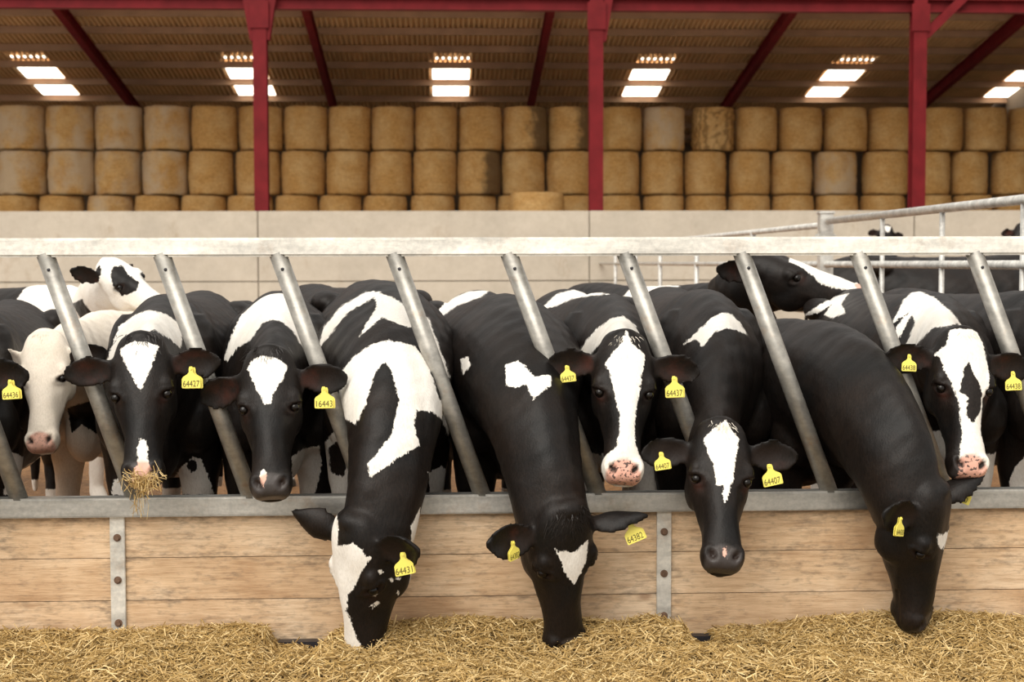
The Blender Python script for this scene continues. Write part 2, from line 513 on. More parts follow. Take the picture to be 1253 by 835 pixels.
for tier, z, pxs in TIERS:
    wid = np.gradient(np.array(pxs, float))
    for i, px in enumerate(pxs):
        kind = special.get((tier, i), 'plain')
        me = variants[kind][i % len(variants[kind])]
        if first_bale is None:
            b = first_bale = bpy.data.objects.new('straw_bale', me)
        else:
            b = first_bale.copy(); b.data = me
        col.objects.link(b)
        b.location = (at(px, 190, BY).x, BY + rng.uniform(-.03, .03), z)
        near = min(abs(p - px) for p in pxs if p != px)
        sxy = near / 46.15 / 1.27
        b.scale = (sxy, sxy, 1.0)
        b.rotation_euler = (0, 0, 0 if kind == 'stain' else (i * 3 % 4) * math.pi / 2)
        pn, ppx = min(POSTS, key=lambda q: abs(q[1] - px))
        side = [p for p in pxs if (p < ppx) == (px < ppx)] if abs(px - ppx) > 12 else []
        if not side: where = 'directly behind the ' + pn
        else:
            side = sorted(side, key=lambda p: abs(p - ppx))
            side = [p for p in side if abs(p - ppx) > 12]
            where = ORD[min(7, side.index(px))] + (' left' if px < ppx else ' right') + ' of the ' + pn
        tag(b, '%s, %s tier, %s' % (LOOK[kind], tier, where), 'straw bale', 'round straw bales stacked behind the concrete wall')
b = first_bale.copy(); b.data = variants['plain'][1]; col.objects.link(b)
b.location = (at(657, 240, 31.6).x, 31.6, 2.05 + .09); b.scale = (1.12, 1.12, .97); b.location.z = 2.05
tag(b, 'single round straw bale standing forward of the bottom tier near the middle red post', 'straw bale', 'round straw bales stacked behind the concrete wall')

# ------------------------------------------------------------------ feed barrier
barrier = empty('feed_barrier', (0, 0, .55), 'long galvanised steel feed barrier with slanting bars in front of the cows', 'feed barrier')
bl = barrier.location
ZT, ZB = 1.455, .580
MB().box((.2, 0, ZT), (6.2, .055, .064)).obj('top_rail', M['galv_pale'], barrier, bevel=.008, loc=bl)
MB().box((.2, 0, ZB), (6.2, .066, .066)).obj('bottom_rail', M['galv'], barrier, bevel=.006, loc=bl)
for i in range(-2, 11):
    xt = at(55 + 142.3 * i - (2 if i > 3 else 0), 314, 0).x
    xb = at(166 + 141.6 * i, 605, 0).x
    if i == 2: xb -= 0.0
    a, b_ = Vector((xt, 0, ZT - .02)), Vector((xb, 0, ZB + .02))
    bar = MB().tube([a, b_], .0295, 20).obj('slanting_bar', M['galv_dark'], barrier, smooth=False, loc=bl)
    bar.data.shade_smooth()
    if True:
        q = a + (b_ - a) * .065
        MB().ball((q.x, -.028, q.z), (.006, .004, .006)).obj('bolt_hole', M['plastic'], bar, loc=bl)

boards = empty('board_wall', (0, .02, .1), 'low wall of rough timber boards under the feed barrier', 'board wall')
wl = boards.location
sx = [at(145, 700, 0).x, at(812, 700, 0).x]
bay = sx[1] - sx[0]
edges = [sx[0] - bay, sx[0], sx[1], sx[1] + bay]
seams = [.545, .403, .257, .111]
for j in range(3):
    for i in range(3):
        x0, x1 = edges[i] + .002, edges[i + 1] - .002
        z1, z0 = seams[j] - .0012, seams[j + 1] + .0012
        NX, NZ = 90, 10
        vs, fs = [], []
        for q in range(NZ + 1):
            for p in range(NX + 1):
                vs.append((x0 + (x1 - x0) * p / NX, 0.0, z0 + (z1 - z0) * q / NZ))
        fr = [(q * (NX + 1) + p, q * (NX + 1) + p + 1, (q + 1) * (NX + 1) + p + 1, (q + 1) * (NX + 1) + p) for q in range(NZ) for p in range(NX)]
        ob = len(vs)
        vs += [(x, .035, z) for (x, y, z) in vs]
        fs = fr + [tuple(reversed([k + ob for k in f])) for f in fr]
        W1 = NX + 1
        for p in range(NX):
            fs.append((p + 1, p, p + ob, p + 1 + ob)); k = NZ * W1 + p; fs.append((k, k + 1, k + 1 + ob, k + ob))
        for q in range(NZ):
            k = q * W1; fs.append((k, k + W1, k + W1 + ob, k + ob)); k += NX; fs.append((k + W1, k, k + ob, k + W1 + ob))
        pl = MB().add(vs, fs).obj('plank', M['wood'], boards, loc=wl)
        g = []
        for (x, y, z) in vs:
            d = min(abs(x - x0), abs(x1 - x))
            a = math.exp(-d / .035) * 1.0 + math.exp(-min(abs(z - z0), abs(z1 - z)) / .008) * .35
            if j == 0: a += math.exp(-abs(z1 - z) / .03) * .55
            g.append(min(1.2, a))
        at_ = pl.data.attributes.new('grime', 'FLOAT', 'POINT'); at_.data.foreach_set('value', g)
for X in edges[1:3]:
    s_ = MB().box((X + .0, -.006, .325), (.05, .010, .45)).obj('steel_strap', M['strap'], boards, bevel=.002, loc=wl)
    for z in (.475, .330, .183):
        bm_ = MB()
        bm_.tube([(X, -.010, z), (X, -.014, z)], .013, 14)
        bm_.tube([(X, -.013, z), (X, -.021, z)], .0085, 6)
        bm_.obj('bolt', M['rust'], s_, loc=wl)
tag(MB().box((.2, -.045, .112), (6.2, .05, .022)).obj('foot_strip', M['plastic'], bevel=.004), 'thin black strip along the foot of the boards, half buried in straw', 'edging strip')

# ------------------------------------------------------------------ pen divider behind the cows
GX, KD = 2.85, 2.85 / 2.61
def gpt(Yd, z): return (GX, Yd * KD - 5, 1.4 + (z - 1.4) * KD if z > 1.3 else z)
div = empty('pen_divider', (GX, 5.1, 0), 'galvanised pipe pen divider running back towards the concrete wall', 'pen divider')
dl = div.location
MB().tube([gpt(5.2, 1.68), gpt(9.95, 1.68)], .026, 14).obj('top_pipe', M['pipe'], div, smooth=True, loc=dl)
MB().tube([gpt(10.1, 1.655), gpt(26.8, 1.655)], .024, 14).obj('top_pipe', M['pipe'], div, smooth=True, loc=dl)
for z in (1.385, 1.02, .65):
    MB().tube([gpt(5.2, z), gpt(26.8, z)], .024, 14).obj('pipe_rail', M['pipe'], div, smooth=True, loc=dl)
for Yd in (5.4, 6.55, 7.64, 8.7, 12.4, 15.2, 17.8, 20.1, 22.5, 25.0):
    MB().tube([gpt(Yd, 0), gpt(Yd, 1.67)], .016 if Yd < 12 else .028, 12).obj('upright', M['pipe'], div, smooth=True, loc=dl)
gp_ = gpt(10.02, 1.7)
pp = MB().box((GX, gp_[1], .89), (.10, .10, 1.78)); pp.box((GX, gp_[1], 1.58), (.16, .03, .06)); pp.box((GX, gp_[1], 1.77), (.12, .12, .02))
pp.obj('gate_post', M['pipe'], div, bevel=.006, loc=dl)

# ------------------------------------------------------------------ cows
def unit(v): return np.asarray(v, float) / np.linalg.norm(v)
def P3(p): return np.array(at(*p))

def ring(c, lat, dor, hw, hu, hd, p=2.3, kt=.25, kb=.1, n=36):
    out = []
    for k in range(n):
        a = 2 * math.pi * k / n
        x, y = math.cos(a), math.sin(a)
        X = abs(x) ** (2 / p) * (1 if x > 0 else -1)
        Y = abs(y) ** (2 / p) * (1 if y > 0 else -1)
        w = hw * (1 - (kt * Y * Y if Y > 0 else kb * Y * Y))
        out.append(c + lat * (X * w) + dor * (Y * (hu if Y > 0 else hd)))
    return out

def cr(keys, n):
    """Catmull-Rom through rows of keys"""
    K = np.asarray(keys, float); out = []
    m = len(K) - 1
    for i in range(m):
        p0, p1, p2, p3 = K[max(i - 1, 0)], K[i], K[i + 1], K[min(i + 2, m)]
        for t in np.linspace(0, 1, n, endpoint=False):
            out.append(.5 * (2 * p1 + (p2 - p0) * t + (2 * p0 - 5 * p1 + 4 * p2 - p3) * t * t + (3 * p1 - p0 - 3 * p2 + p3) * t ** 3))
    out.append(K[-1])
    return out

def poly_sd(q, poly):
    """signed distance of points q (N,2) to a polygon, positive inside"""
    poly = np.asarray(poly, float)
    d = np.full(len(q), 1e9); ins = np.zeros(len(q), bool)
    for i in range(len(poly)):
        a, b = poly[i], poly[(i + 1) % len(poly)]
        e = b - a; w = q - a
        t = np.clip((w @ e) / max(e @ e, 1e-12), 0, 1)
        d = np.minimum(d, np.hypot(*(w - t[:, None] * e).T))
        c1 = (a[1] <= q[:, 1]) & (b[1] > q[:, 1]); c2 = (a[1] > q[:, 1]) & (b[1] <= q[:, 1])
        cr_ = e[0] * w[:, 1] - e[1] * w[:, 0]
        ins ^= (c1 & (cr_ > 0)) | (c2 & (cr_ < 0))
    return np.where(ins, d, -d)

# torso stations: s (back from the shoulder), z of the axis, half width, half height up, half height down
TORSO = [(-.24, .93, .070, .12, .12), (-.17, .96, .135, .21, .23), (-.06, .95, .185, .29, .31), (.08, .935, .215, .335, .335), (.26, .92, .245, .365, .36),
         (.55, .90, .295, .365, .375), (.88, .90, .325, .355, .38), (1.14, .93, .305, .325, .35), (1.36, .97, .265, .305, .30),
         (1.55, 1.0, .23, .265, .28), (1.70, 1.02, .17, .20, .24), (1.78, 1.02, .09, .11, .15)]
HEAD = [(-.045, -.030, -.085, .045), (-.02, -.004, -.12, .075), (.02, .010, -.165, .094), (.07, .014, -.20, .106), (.13, .012, -.222, .113), (.19, .010, -.225, .107),
        (.25, .006, -.212, .092), (.31, .003, -.185, .077), (.37, .000, -.158, .069), (.42, -.004, -.140, .068), (.455, -.008, -.132, .0715), (.485, -.010, -.128, .071),
        (.507, -.017, -.124, .066), (.523, -.032, -.114, .050)]

COWS = []
def cow(name, label, poll, tip, n, shoulder, yaw, hs=1.0, bs=1.0, ears=(None, None), tags=(None, None), marks=(), base='black', t1=(.62, .45), voxel=.0085,
        neck_drop=.0, freckle=0.0, mat='fur', ear_cols=(None, None), tufts=None, group='cows lined up at the feed barrier', nh=(.42, .42), legs_white=.45, neckw=1.0, neckh=1.0):
    P, T = P3(poll), P3(tip)
    F = unit(T - P)
    n = np.asarray(n, float); Nn = unit(n - F * (n @ F))
    U = np.cross(Nn, F)
    S = P3(shoulder[:1] + (400,) + shoulder[1:]); S[2] = 0
    y = R(yaw)
    fwd = np.array((-math.sin(y), -math.cos(y), 0)); lat = np.array((math.cos(y), -math.sin(y), 0)); up = np.array((0, 0, 1.))
    def tb(s, l, z): return S - fwd * (s * bs) + lat * (l * bs) + up * (z * bs)
    def hp(u, t, nn): return P + (U * u + F * t + Nn * nn) * hs
    mb = MB()
    # trunk
    rows = cr(TORSO, 3)
    mb.loft([ring(tb(r[0], 0, r[1]), lat, up, r[2] * bs, r[3] * bs, r[4] * bs, 2.25, .30, .12) for r in rows])
    # neck
    C0 = tb(.10, 0, 1.01); C1 = hp(0, .105, -.115)
    tend = unit(Nn * t1[0] + F * t1[1])
    L = np.linalg.norm(C1 - C0)
    B1 = C0 + (fwd + up * (-neck_drop)) * L * nh[0]; B2 = C1 - tend * L * nh[1]
    rings = []
    for t in np.linspace(0, 1, 15):
        c = (1 - t) ** 3 * C0 + 3 * (1 - t) ** 2 * t * B1 + 3 * (1 - t) * t * t * B2 + t ** 3 * C1
        tg = unit(3 * (1 - t) ** 2 * (B1 - C0) + 6 * (1 - t) * t * (B2 - B1) + 3 * t * t * (C1 - B2))
        la = lat * (1 - t) + U * t; la = unit(la - tg * (la @ tg)); do = np.cross(tg, la)
        e = t * t * (3 - 2 * t)
        hw = (.185 * bs * (1 - e) + .086 * hs * e) * (1 - .14 * math.sin(math.pi * t)) * neckw
        hh = (.275 * bs * (1 - t) ** 1.2 + .125 * hs * (1 - (1 - t) ** 1.2)) * (1 + (neckh - 1) * math.sin(math.pi * t))
        rings.append(ring(c, la, do, hw, hh, hh * 1.04, 2.2, .34, .22))
    mb.loft(rings)
    # head
    rows = cr(HEAD, 3); rings = []
    for (t, a, b, w) in rows:
        m = a - (a - b) * .42
        kt = .12 + .30 * math.exp(-((t - .335) / .085) ** 2)
        rings.append(ring(hp(0, t, m), U, Nn, w * hs, (a - m) * hs, (m - b) * hs, 2.6, kt, .40, 40))
    mb.loft(rings)
    def eb(u, t, nn, r): mb.ball(hp(u, t, nn), [x * hs for x in r], U, F, Nn)
    for sd in (-1, 1):
        eb(sd * .086, .160, -.034, (.028, .036, .030))       # brow and eye socket
        eb(sd * .074, .185, -.135, (.036, .085, .075))       # cheek
        eb(sd * .046, .468, -.056, (.031, .046, .046))       # nostril flank
        mb.ball(tb(1.40, sd * .20, 1.17), (.075 * bs, .11 * bs, .06 * bs), lat, fwd, up)      # hook bone
        mb.ball(tb(.13, sd * .125, .98), (.095 * bs, .15 * bs, .24 * bs), lat, fwd, up)      # shoulder blade
        mb.ball(tb(-.04, sd * .135, .82), (.095 * bs, .11 * bs, .13 * bs), lat, fwd, up)     # point of the shoulder
    eb(0, -.012, -.03, (.055, .036, .042))
    eb(0, .455, -.118, (.046, .05, .028))
    mb.ball(tb(-.13, 0, .74), (.09 * bs, .14 * bs, .15 * bs), lat, fwd, up)                  # brisket
    # legs
    FL = [(.04, .80, .10), (.06, .64, .085), (.06, .52, .066), (.03, .40, .054), (.02, .34, .055), (.035, .27, .043), (.05, .14, .037), (.035, .095, .046), (.01, .05, .050), (-.01, .0, .058)]
    RL = [(1.45, .95, .15), (1.40, .78, .145), (1.42, .64, .105), (1.52, .53, .068), (1.57, .46, .056), (1.55, .38, .047), (1.52, .16, .040), (1.51, .10, .048), (1.48, .05, .052), (1.46, 0, .058)]
    for sd in (-1, 1):
        for leg, w in ((FL, .135), (RL, .165)):
            mb.loft([[tb(s_ + r * 1.1 * math.sin(q), sd * w + r * math.cos(q), z) for q in np.linspace(0, 2 * math.pi, 14, endpoint=False)] for (s_, z, r) in leg])
    # tail
    mb.tube([tb(1.70, 0, 1.12), tb(1.82, 0, 1.08), tb(1.87, .02, .95), tb(1.87, .03, .6), tb(1.86, .03, .45), tb(1.87, .03, .28)], [.03, .03, .022, .018, .03, .012], 10)
    # ears
    EAR = []
    EL = .19
    PT = [(-.18, .034, .024), (0, .030, .020), (.12, .037, .014), (.30, .055, .0105), (.48, .056, .0095), (.66, .044, .009), (.82, .028, .0085), (.93, .014, .0075), (1.0, .004, .006)]
    prof = [(-.18, .034, .024), (0, .030, .020), (.12, .037, .014), (.30, .055, .0105), (.50, .063, .0095), (.70, .058, .009), (.86, .041, .0085), (.96, .020, .0075), (1.0, .007, .006)]
    prof0 = prof
    for k, sd in ((0, -1), (1, 1)):
        sp = ears[k] or {}
        prof = PT if sp.get('tip') else prof0
        e = unit(U * sd * sp.get('out', .95) + F * sp.get('down', .10) + Nn * sp.get('fwd', -.12)) if 'e' not in sp else unit(sp['e'])
        mo = sp.get('m', None)
        mo = Nn * .8 + F * .55 if mo is None else np.asarray(mo, float)
        mo = unit(mo - e * (mo @ e)); vv = np.cross(e, mo)
        el = EL * sp.get('len', 1.0) * hs
        B = hp(sd * .094, sp.get('t', .075), -.066)
        rings = []
        for (q, w, th) in cr(prof, 3):
            w *= hs * sp.get('wid', 1.0); th = max(th * hs, voxel * .8)
            c = B + e * (q * el) + mo * (-.012 * math.sin(max(0, q) * math.pi))
            rg = []
            for j in range(24):
                a = 2 * math.pi * j / 24
                x, yy = math.cos(a), math.sin(a)
                cup = .42 * w * x * x * (1 if q > 0 else 0) * min(1, max(0, q) / .2)
                rg.append(c + vv * (w * x) + mo * (th * yy + cup - .0))
            rings.append(rg)
        mb.loft(rings)
        EAR.append((B, e, mo, vv, el, prof, sp))
    # one skin over everything
    me = bpy.data.meshes.new(name)
    me.from_pydata([tuple(p) for p in mb.v], [], mb.f)
    bm = bmesh.new(); bm.from_mesh(me); bmesh.ops.recalc_face_normals(bm, faces=bm.faces); bm.to_mesh(me); bm.free()
    tmp = bpy.data.objects.new('skin_source', me); col.objects.link(tmp)
    md = tmp.modifiers.new('r', 'REMESH'); md.mode = 'VOXEL'; md.voxel_size = voxel; md.adaptivity = 0
    ms = tmp.modifiers.new('s', 'SMOOTH'); ms.factor = .5; ms.iterations = 4
    dg = bpy.context.evaluated_depsgraph_get()
    skin = bpy.data.meshes.new_from_object(tmp.evaluated_get(dg))
    bpy.data.objects.remove(tmp); bpy.data.meshes.remove(me)
    nv = len(skin.vertices)
    V = np.empty(nv * 3); skin.vertices.foreach_get('co', V); V = V.reshape(-1, 3)
    NM = np.empty(nv * 3); skin.vertex_normals.foreach_get('vector', NM); NM = NM.reshape(-1, 3)
    H = (V - P) / hs
    u, t, nn = H @ U, H @ F, H @ Nn
    hd = (np.abs(u) < .16) & (t > -.08) & (t < .56) & (nn > -.27) & (nn < .06)
    nU, nF, nN = NM @ U, NM @ F, NM @ Nn
    dis = np.zeros(nv)
    lid = np.zeros(nv)
    au = np.abs(u)
    # hollow below the eye, dished nose, crease lines
    dis -= hd * .011 * np.exp(-(((au - .080) / .03) ** 2 + ((t - .315) / .075) ** 2 + ((nn + .045) / .045) ** 2))
    dis += hd * .005 * np.exp(-(((nn + .105 + (t - .28) * .1) / .018) ** 2 + ((t - .28) / .09) ** 2)) * (au > .03)
    dis -= hd * .007 * np.exp(-(((au - .075) / .03) ** 2 + ((t - .235) / .03) ** 2 + ((nn + .02) / .03) ** 2))
    dis -= hd * .005 * np.exp(-((u / .03) ** 2 + ((t - .12) / .06) ** 2)) * (nn > -.05)
    eyes = []
    for sd in (-1, 1):
        band = hd & (np.abs(t - .197) < .012) & (np.abs(nn + .034) < .010) & (u * sd > .05) & (u * sd < .14)
        if not band.any():
            eyes.append(None); continue
        us = np.max(u[band] * sd)
        ec = np.array((sd * (us - .0146), .199, -.036))
        q1 = nn + .036 - (t - .197) * .9
        d = np.sqrt((((t - .197) + (nn + .036) * .45) / .026) ** 2 + (q1 / .021) ** 2)
        near = hd & (u * sd > .05)
        dis -= near * .010 * np.exp(-d ** 2)
        dis += near * .0065 * np.exp(-((d - 1.30) / .33) ** 2) * (1 + .5 * (t < .198))
        lid = np.maximum(lid, near * np.clip((1.35 - d) / .4, 0, 1))
        eyes.append(ec)
    for sd in (-1, 1):
        du, dt = u - sd * .041, t - .482
        k_ = sd * .55
        d = np.sqrt(((du * math.cos(k_) + dt * math.sin(k_)) / .0095) ** 2 + ((-du * math.sin(k_) + dt * math.cos(k_)) / .0165) ** 2)
        near = hd & (t > .44) & (nn > -.078)
        dis -= near * .020 * np.exp(-d ** 2)
        dis += near * .0045 * np.exp(-((d - 1.9) / .55) ** 2)
        lid = np.maximum(lid, near * np.clip((1.3 - d) / .4, 0, 1))
    # folds of skin on the neck and a little unevenness all over
    q = (V - S) / bs
    wv = np.sin(q[:, 0] * 31 + q[:, 1] * 23 + 2) * np.sin(q[:, 2] * 27 - q[:, 1] * 19) + .6 * np.sin(q[:, 0] * 57 - q[:, 2] * 43 + 1) * np.sin(q[:, 1] * 49 + q[:, 2] * 21)
    dis += np.where(hd, .0012, .0024) * wv
    nk = ~hd & ((V - S) @ fwd > -.10)
    dk_ = np.linalg.norm(V - P, axis=1)
    dis += nk * .0007 * np.sin(dk_ * 105 + 2.2 * np.sin(q[:, 2] * 9) + 6 * q[:, 0]) * np.clip(np.abs(NM @ lat), 0, 1) * np.clip((.55 - dk_) / .3, 0, 1)
    # mouth
    mline = [(0, .50, -.088), (.03, .50, -.088), (.055, .475, -.094), (.066, .42, -.105), (.066, .37, -.112)]
    q = np.stack((au, t, nn), 1); dm = np.full(nv, 9.)
    for a, b in zip(mline[:-1], mline[1:]):
        a, b = np.array(a), np.array(b); e = b - a; w = q - a
        k = np.clip((w @ e) / (e @ e), 0, 1); dd = w - k[:, None] * e
        dd = dd[:, 2] if True else dd
        dm = np.where((w @ e / (e @ e) > -.05) & (w @ e / (e @ e) < 1.05), np.minimum(dm, np.abs(dd)), dm)
    mm = hd & (t > .36) & (au < .09)
    dis -= mm * .006 * np.exp(-(dm / .005) ** 2)
    lid = np.maximum(lid, mm * .8 * np.clip(1.2 - dm / .004, 0, 1))
    V = V + NM * (dis * hs)[:, None]
    muz = hd * np.clip((1.12 - np.sqrt((u / .060) ** 2 + ((t - .512) / .062) ** 2 + ((np.minimum(nn, -.045) + .045) / .045) ** 2)) / .15, 0, 1) * (t > .44)
    # ears: which vertices, and the inside
    earm = np.zeros(nv); earv = np.zeros((2, nv), bool)
    for k, (B, e, mo, vv, el, prof, sp) in enumerate(EAR):
        q = V - B
        s_ = (q @ e) / el; v_ = (q @ vv) / hs; d_ = (q @ mo) / hs
        w_ = np.interp(s_, [p[0] for p in prof], [p[1] for p in prof])
        e_in = (s_ > .08) & (s_ < 1.05) & (np.abs(v_) < w_ * 1.25 + .01) & (np.abs(d_) < .05)
        earv[k] = e_in
        earm = np.maximum(earm, e_in * np.clip((NM @ mo - .1) / .4, 0, 1) * np.clip(1 - (np.abs(v_) / (w_ * .8)) ** 4, 0, 1) * np.clip((.85 - s_) / .3, 0, 1) * np.clip(s_ / .15, 0, 1))
    for sd in (-1, 1):                            # thin-haired brown skin below each eye
        g_ = np.exp(-(((t - .222) / .020) ** 2 + ((nn + .036) / .020) ** 2)) * hd * (u * sd > .04)
        earm = np.maximum(earm, .75 * g_)
    # coat pattern
    white = np.full(nv, 1.0 if base == 'white' else -1.0)
    tl = (V - S) @ (-fwd) / bs, (V - S) @ lat / bs, V[:, 2] / bs
    if base == 'black':
        white = np.maximum(white, np.where(tl[0] < .6, -1, legs_white - .12 - V[:, 2]))          # hind socks
        be = (1 - np.sqrt(((tl[0] - .9) / .55) ** 2 + (tl[1] / .22) ** 2 + ((tl[2] - .52) / .14) ** 2)) * .14
        white = np.maximum(white, be)
        rp = (1 - np.sqrt(((tl[0] - 1.5) / .35) ** 2 + ((tl[1] - .1) / .4) ** 2 + ((tl[2] - .72) / .2) ** 2)) * .2
        white = np.maximum(white, rp)
    for mk in marks:
        op, space, poly = mk[0], mk[1], mk[2]
        if space == 'head':                       # u across, t down the face
            lim = mk[3] if len(mk) > 3 else -.085
            s_ = poly_sd(np.stack((u, t), 1), poly)
            s_ = np.minimum(s_, (nn - lim)); s_ = np.where(hd & ~earv[0] & ~earv[1], s_, -1)
        elif space == 'side':                     # n, t seen from the side of the head; mk[3] = which side
            s_ = poly_sd(np.stack((nn, t), 1), poly)
            s_ = np.where(hd & (u * mk[3] > 0) & ~earv[0] & ~earv[1], s_, -1)
        elif space == 'front':                    # outline drawn on an upright plane in front of the body
            Yp = mk[3]; rg = mk[4] if len(mk) > 4 else .45
            pts = np.array([at(x, y_, Yp) for (x, y_) in poly])
            ctr = pts.mean(0); dr = unit(ctr - np.array(CAM_POS))
            ax = unit(np.cross(dr, up)); ay = np.cross(ax, dr)
            pl = np.stack(((pts - ctr) @ ax, (pts - ctr) @ ay), 1)
            qq = V - ctr
            s_ = poly_sd(np.stack((qq @ ax, qq @ ay), 1), pl)
            s_ = np.where((np.abs(qq @ dr) < rg) & ((NM @ dr) < .25), s_, -1)
            if not (len(mk) > 5 and mk[5] == 'head'):
                s_ = np.where(hd & (nn > -.14) | earv[0] | earv[1], -1, s_)
        elif space == 'ball':                     # s, l, z on the trunk with radii
            c_, r_ = mk[2], mk[3]
            s_ = (1 - np.sqrt(sum(((tl[i] - c_[i]) / r_[i]) ** 2 for i in range(3)))) * min(r_)
        elif space == 'below':
            s_ = np.where((tl[0] < .5) & (tl[0] > -.14) & ~hd, poly - V[:, 2], -1)
        white = np.maximum(white, s_) if op == 'w' else np.minimum(white, -s_)
    for k in (0, 1):
        if ear_cols[k] is not None:
            white = np.where(earv[k], .05 if ear_cols[k] == 'w' else -.05, white)
    white = np.clip(white, -.08, .08)
    hoof = np.clip((.055 - V[:, 2]) / .01, 0, 1)
    org = S.copy()
    V = V - org
    skin.vertices.foreach_set('co', V.ravel())
    for an, arr in (('white', white), ('ear', earm), ('muzzle', muz), ('lid', lid), ('hoof', hoof), ('freckle', np.full(nv, freckle))):
        a = skin.attributes.new(an, 'FLOAT', 'POINT'); a.data.foreach_set('value', np.ascontiguousarray(arr, dtype=np.float32))
    skin.materials.clear(); skin.materials.append(M[mat])
    skin.shade_smooth(); skin.update()
    skin.name = name
    o = bpy.data.objects.new(name, skin); col.objects.link(o); o.location = org
    tag(o, label, 'cow', group)
    for ec in eyes:
        if ec is None: continue
        MB().ball(hp(*ec), (.0175 * hs,) * 3, U, F, Nn, 20, 12).obj('eye', M['eye'], o, smooth=True, loc=org)
    # tuft of hair on the poll
    if tufts:
        tuft(o, hp, org, hs, tufts, Nn, F, U, name)
    for k in (0, 1):
        if not tags[k]: continue
        B, e, mo, vv, el, prof, sp = EAR[k]
        ear_tag(o, org, B, e, mo, vv, el, tags[k], hs)
    COWS.append(o)
    return o

def tuft(o, hp, org, hs, spec, Nn, F, U, name):
    g = np.random.default_rng(len(COWS) + 50)
    colr, count, ln = spec
    mb = MB()
    for i in range(count):
        u0, t0 = g.normal(0, .016 if colr == 'white' else .028), g.uniform(-.015 if colr == 'white' else -.03, .06 if colr == 'white' else .05)
        n0 = .004 - 3.5 * u0 * u0 - (6 * t0 * t0 if t0 < 0 else 0)
        dr = unit(np.array((g.normal(0, .30) + u0 * 7, g.uniform(.2, 1.0), g.uniform(.15, .45))))
        l = ln * g.uniform(.5, 1.1)
        pts = []
        for q in (0, .5, 1):
            pts.append(hp(u0 + dr[0] * l * q, t0 + dr[1] * l * q + .25 * l * q * q, n0 + dr[2] * l * (q - .55 * q * q)))
        mb.tube(pts, [.0013, .0010, .0003], 3)
    m = M['hair_white'] if colr == 'white' else M['hair_black']
    mb.obj('poll_hair', m, o, loc=org)
M['hair_white'] = simple('white_hair', (.74, .68, .58), .6, 0, .1, 40)
M['hair_black'] = simple('black_hair', (.016, .012, .010), .5, 0, .3, 40)

def ear_tag(o, org, B, e, mo, vv, el, spec, hs):
    """spec: number, place along the ear, offset across it, roll, facing or None, size"""
    num = spec['n']
    c = B + e * (el * spec.get('s', .5)) + vv * (spec.get('v', 0) * hs) + mo * .016
    f = unit(spec.get('face', (0, -1, .06)))
    dn = np.array((math.sin(R(spec.get('roll', 0))), 0, -math.cos(R(spec.get('roll', 0)))))
    dn = unit(dn - f * (dn @ f)); rt = np.cross(f, -dn); rt = unit(rt)
    rt = -rt if rt[0] < 0 and abs(f[1]) > .3 else rt
    s = spec.get('size', 1.0)
    out = [(-.007, -.004), (-.0045, .003), (.0045, .003), (.007, -.004), (.007, -.016), (.013, -.023), (.026, -.031), (.0305, -.038), (.031, -.066), (.0285, -.069),
           (-.0285, -.069), (-.031, -.066), (-.0305, -.038), (-.026, -.031), (-.013, -.023), (-.007, -.016)]
    def pl(off, th, dx=0, dy=0, sc_=1):
        vs = [c + rt * ((x * sc_ + dx) * s) + dn * ((-y * sc_ + dy) * s) + f * (off + z) for z in (0, th) for (x, y) in out]
        n = len(out)
        return vs, [tuple(range(n)), tuple(range(2 * n - 1, n - 1, -1))] + [(i, i + n, (i + 1) % n + n, (i + 1) % n) for i in range(n)]
    mb = MB()
    mb.add(*pl(0, .0022))
    tg = mb.obj('ear_tag', M['yellow'], o, loc=org)
    bk = MB(); bk.add(*pl(-.010, .002, .007, .003, .98)); bk.obj('tag_backing', M['yellow'], tg, loc=org)
    bt = MB(); bt.tube([Vector(c + f * .002 + dn * .004 * s), Vector(c + f * .0055 + dn * .004 * s)], .0042 * s, 10); bt.obj('tag_button', M['yellow'], tg, loc=org)
    cu = bpy.data.curves.new('tag_number', 'FONT'); cu.body = num; cu.size = .0205 * s * 1.25; cu.align_x = 'CENTER'; cu.space_character = 1.0
    ob = bpy.data.objects.new('tag_number_source', cu); col.objects.link(ob)
    dg = bpy.context.evaluated_depsgraph_get()
    me = bpy.data.meshes.new_from_object(ob.evaluated_get(dg))
    bpy.data.objects.remove(ob)
    vs = np.array([v.co for v in me.vertices])
    if len(vs):
        w = vs[:, 0].max() - vs[:, 0].min()
        k = min(1, .054 * s / w)
        for v in me.vertices:
            q = c + rt * (v.co.x * k) + dn * (.064 * s - v.co.y * 1.15) + f * .0032
            v.co = Vector(q - org)
    me.materials.append(M['ink'])
    t = bpy.data.objects.new('tag_number', me); col.objects.link(t); t.parent = tg

# A: leftmost, mostly out of frame
cow('cow', 'black cow cut off by the left edge, only its tagged ear and shoulder showing', (-78, 428, -.08), (-80, 590, -.27), (0, -1, .4), (-52, .58), -8, bs=.97,
    tags=(None, dict(n='64436', s=.66, v=.012, roll=4, size=.9)),
    marks=[('w', 'front', [(10, 552), (40, 562), (38, 592), (26, 606), (4, 606)], .5), ('w', 'below', .30)])
# B: cream face
cow('cow', 'cream-faced cow behind the barrier with pink nose and half-closed eyes', (51, 411, .62), (46, 552, .43), (-.08, -1, .35), (112, 1.46), 2, hs=.85, bs=.93, base='white', mat='cream',
    ears=(dict(down=-.05, fwd=-.05, out=1), dict(down=.02, fwd=-.2)), ear_cols=('w', 'b'), tags=(None, dict(n='64419', s=.62, v=.02, roll=-8, size=.8)),
    marks=[('b', 'front', [(82, 500), (150, 480), (165, 560), (125, 535), (100, 520), (88, 530)], 1.2, .5), ('b', 'front', [(58, 586), (66, 588), (68, 598), (60, 598)], 1.3, .5)],
    tufts=('white', 200, .024), freckle=.3)
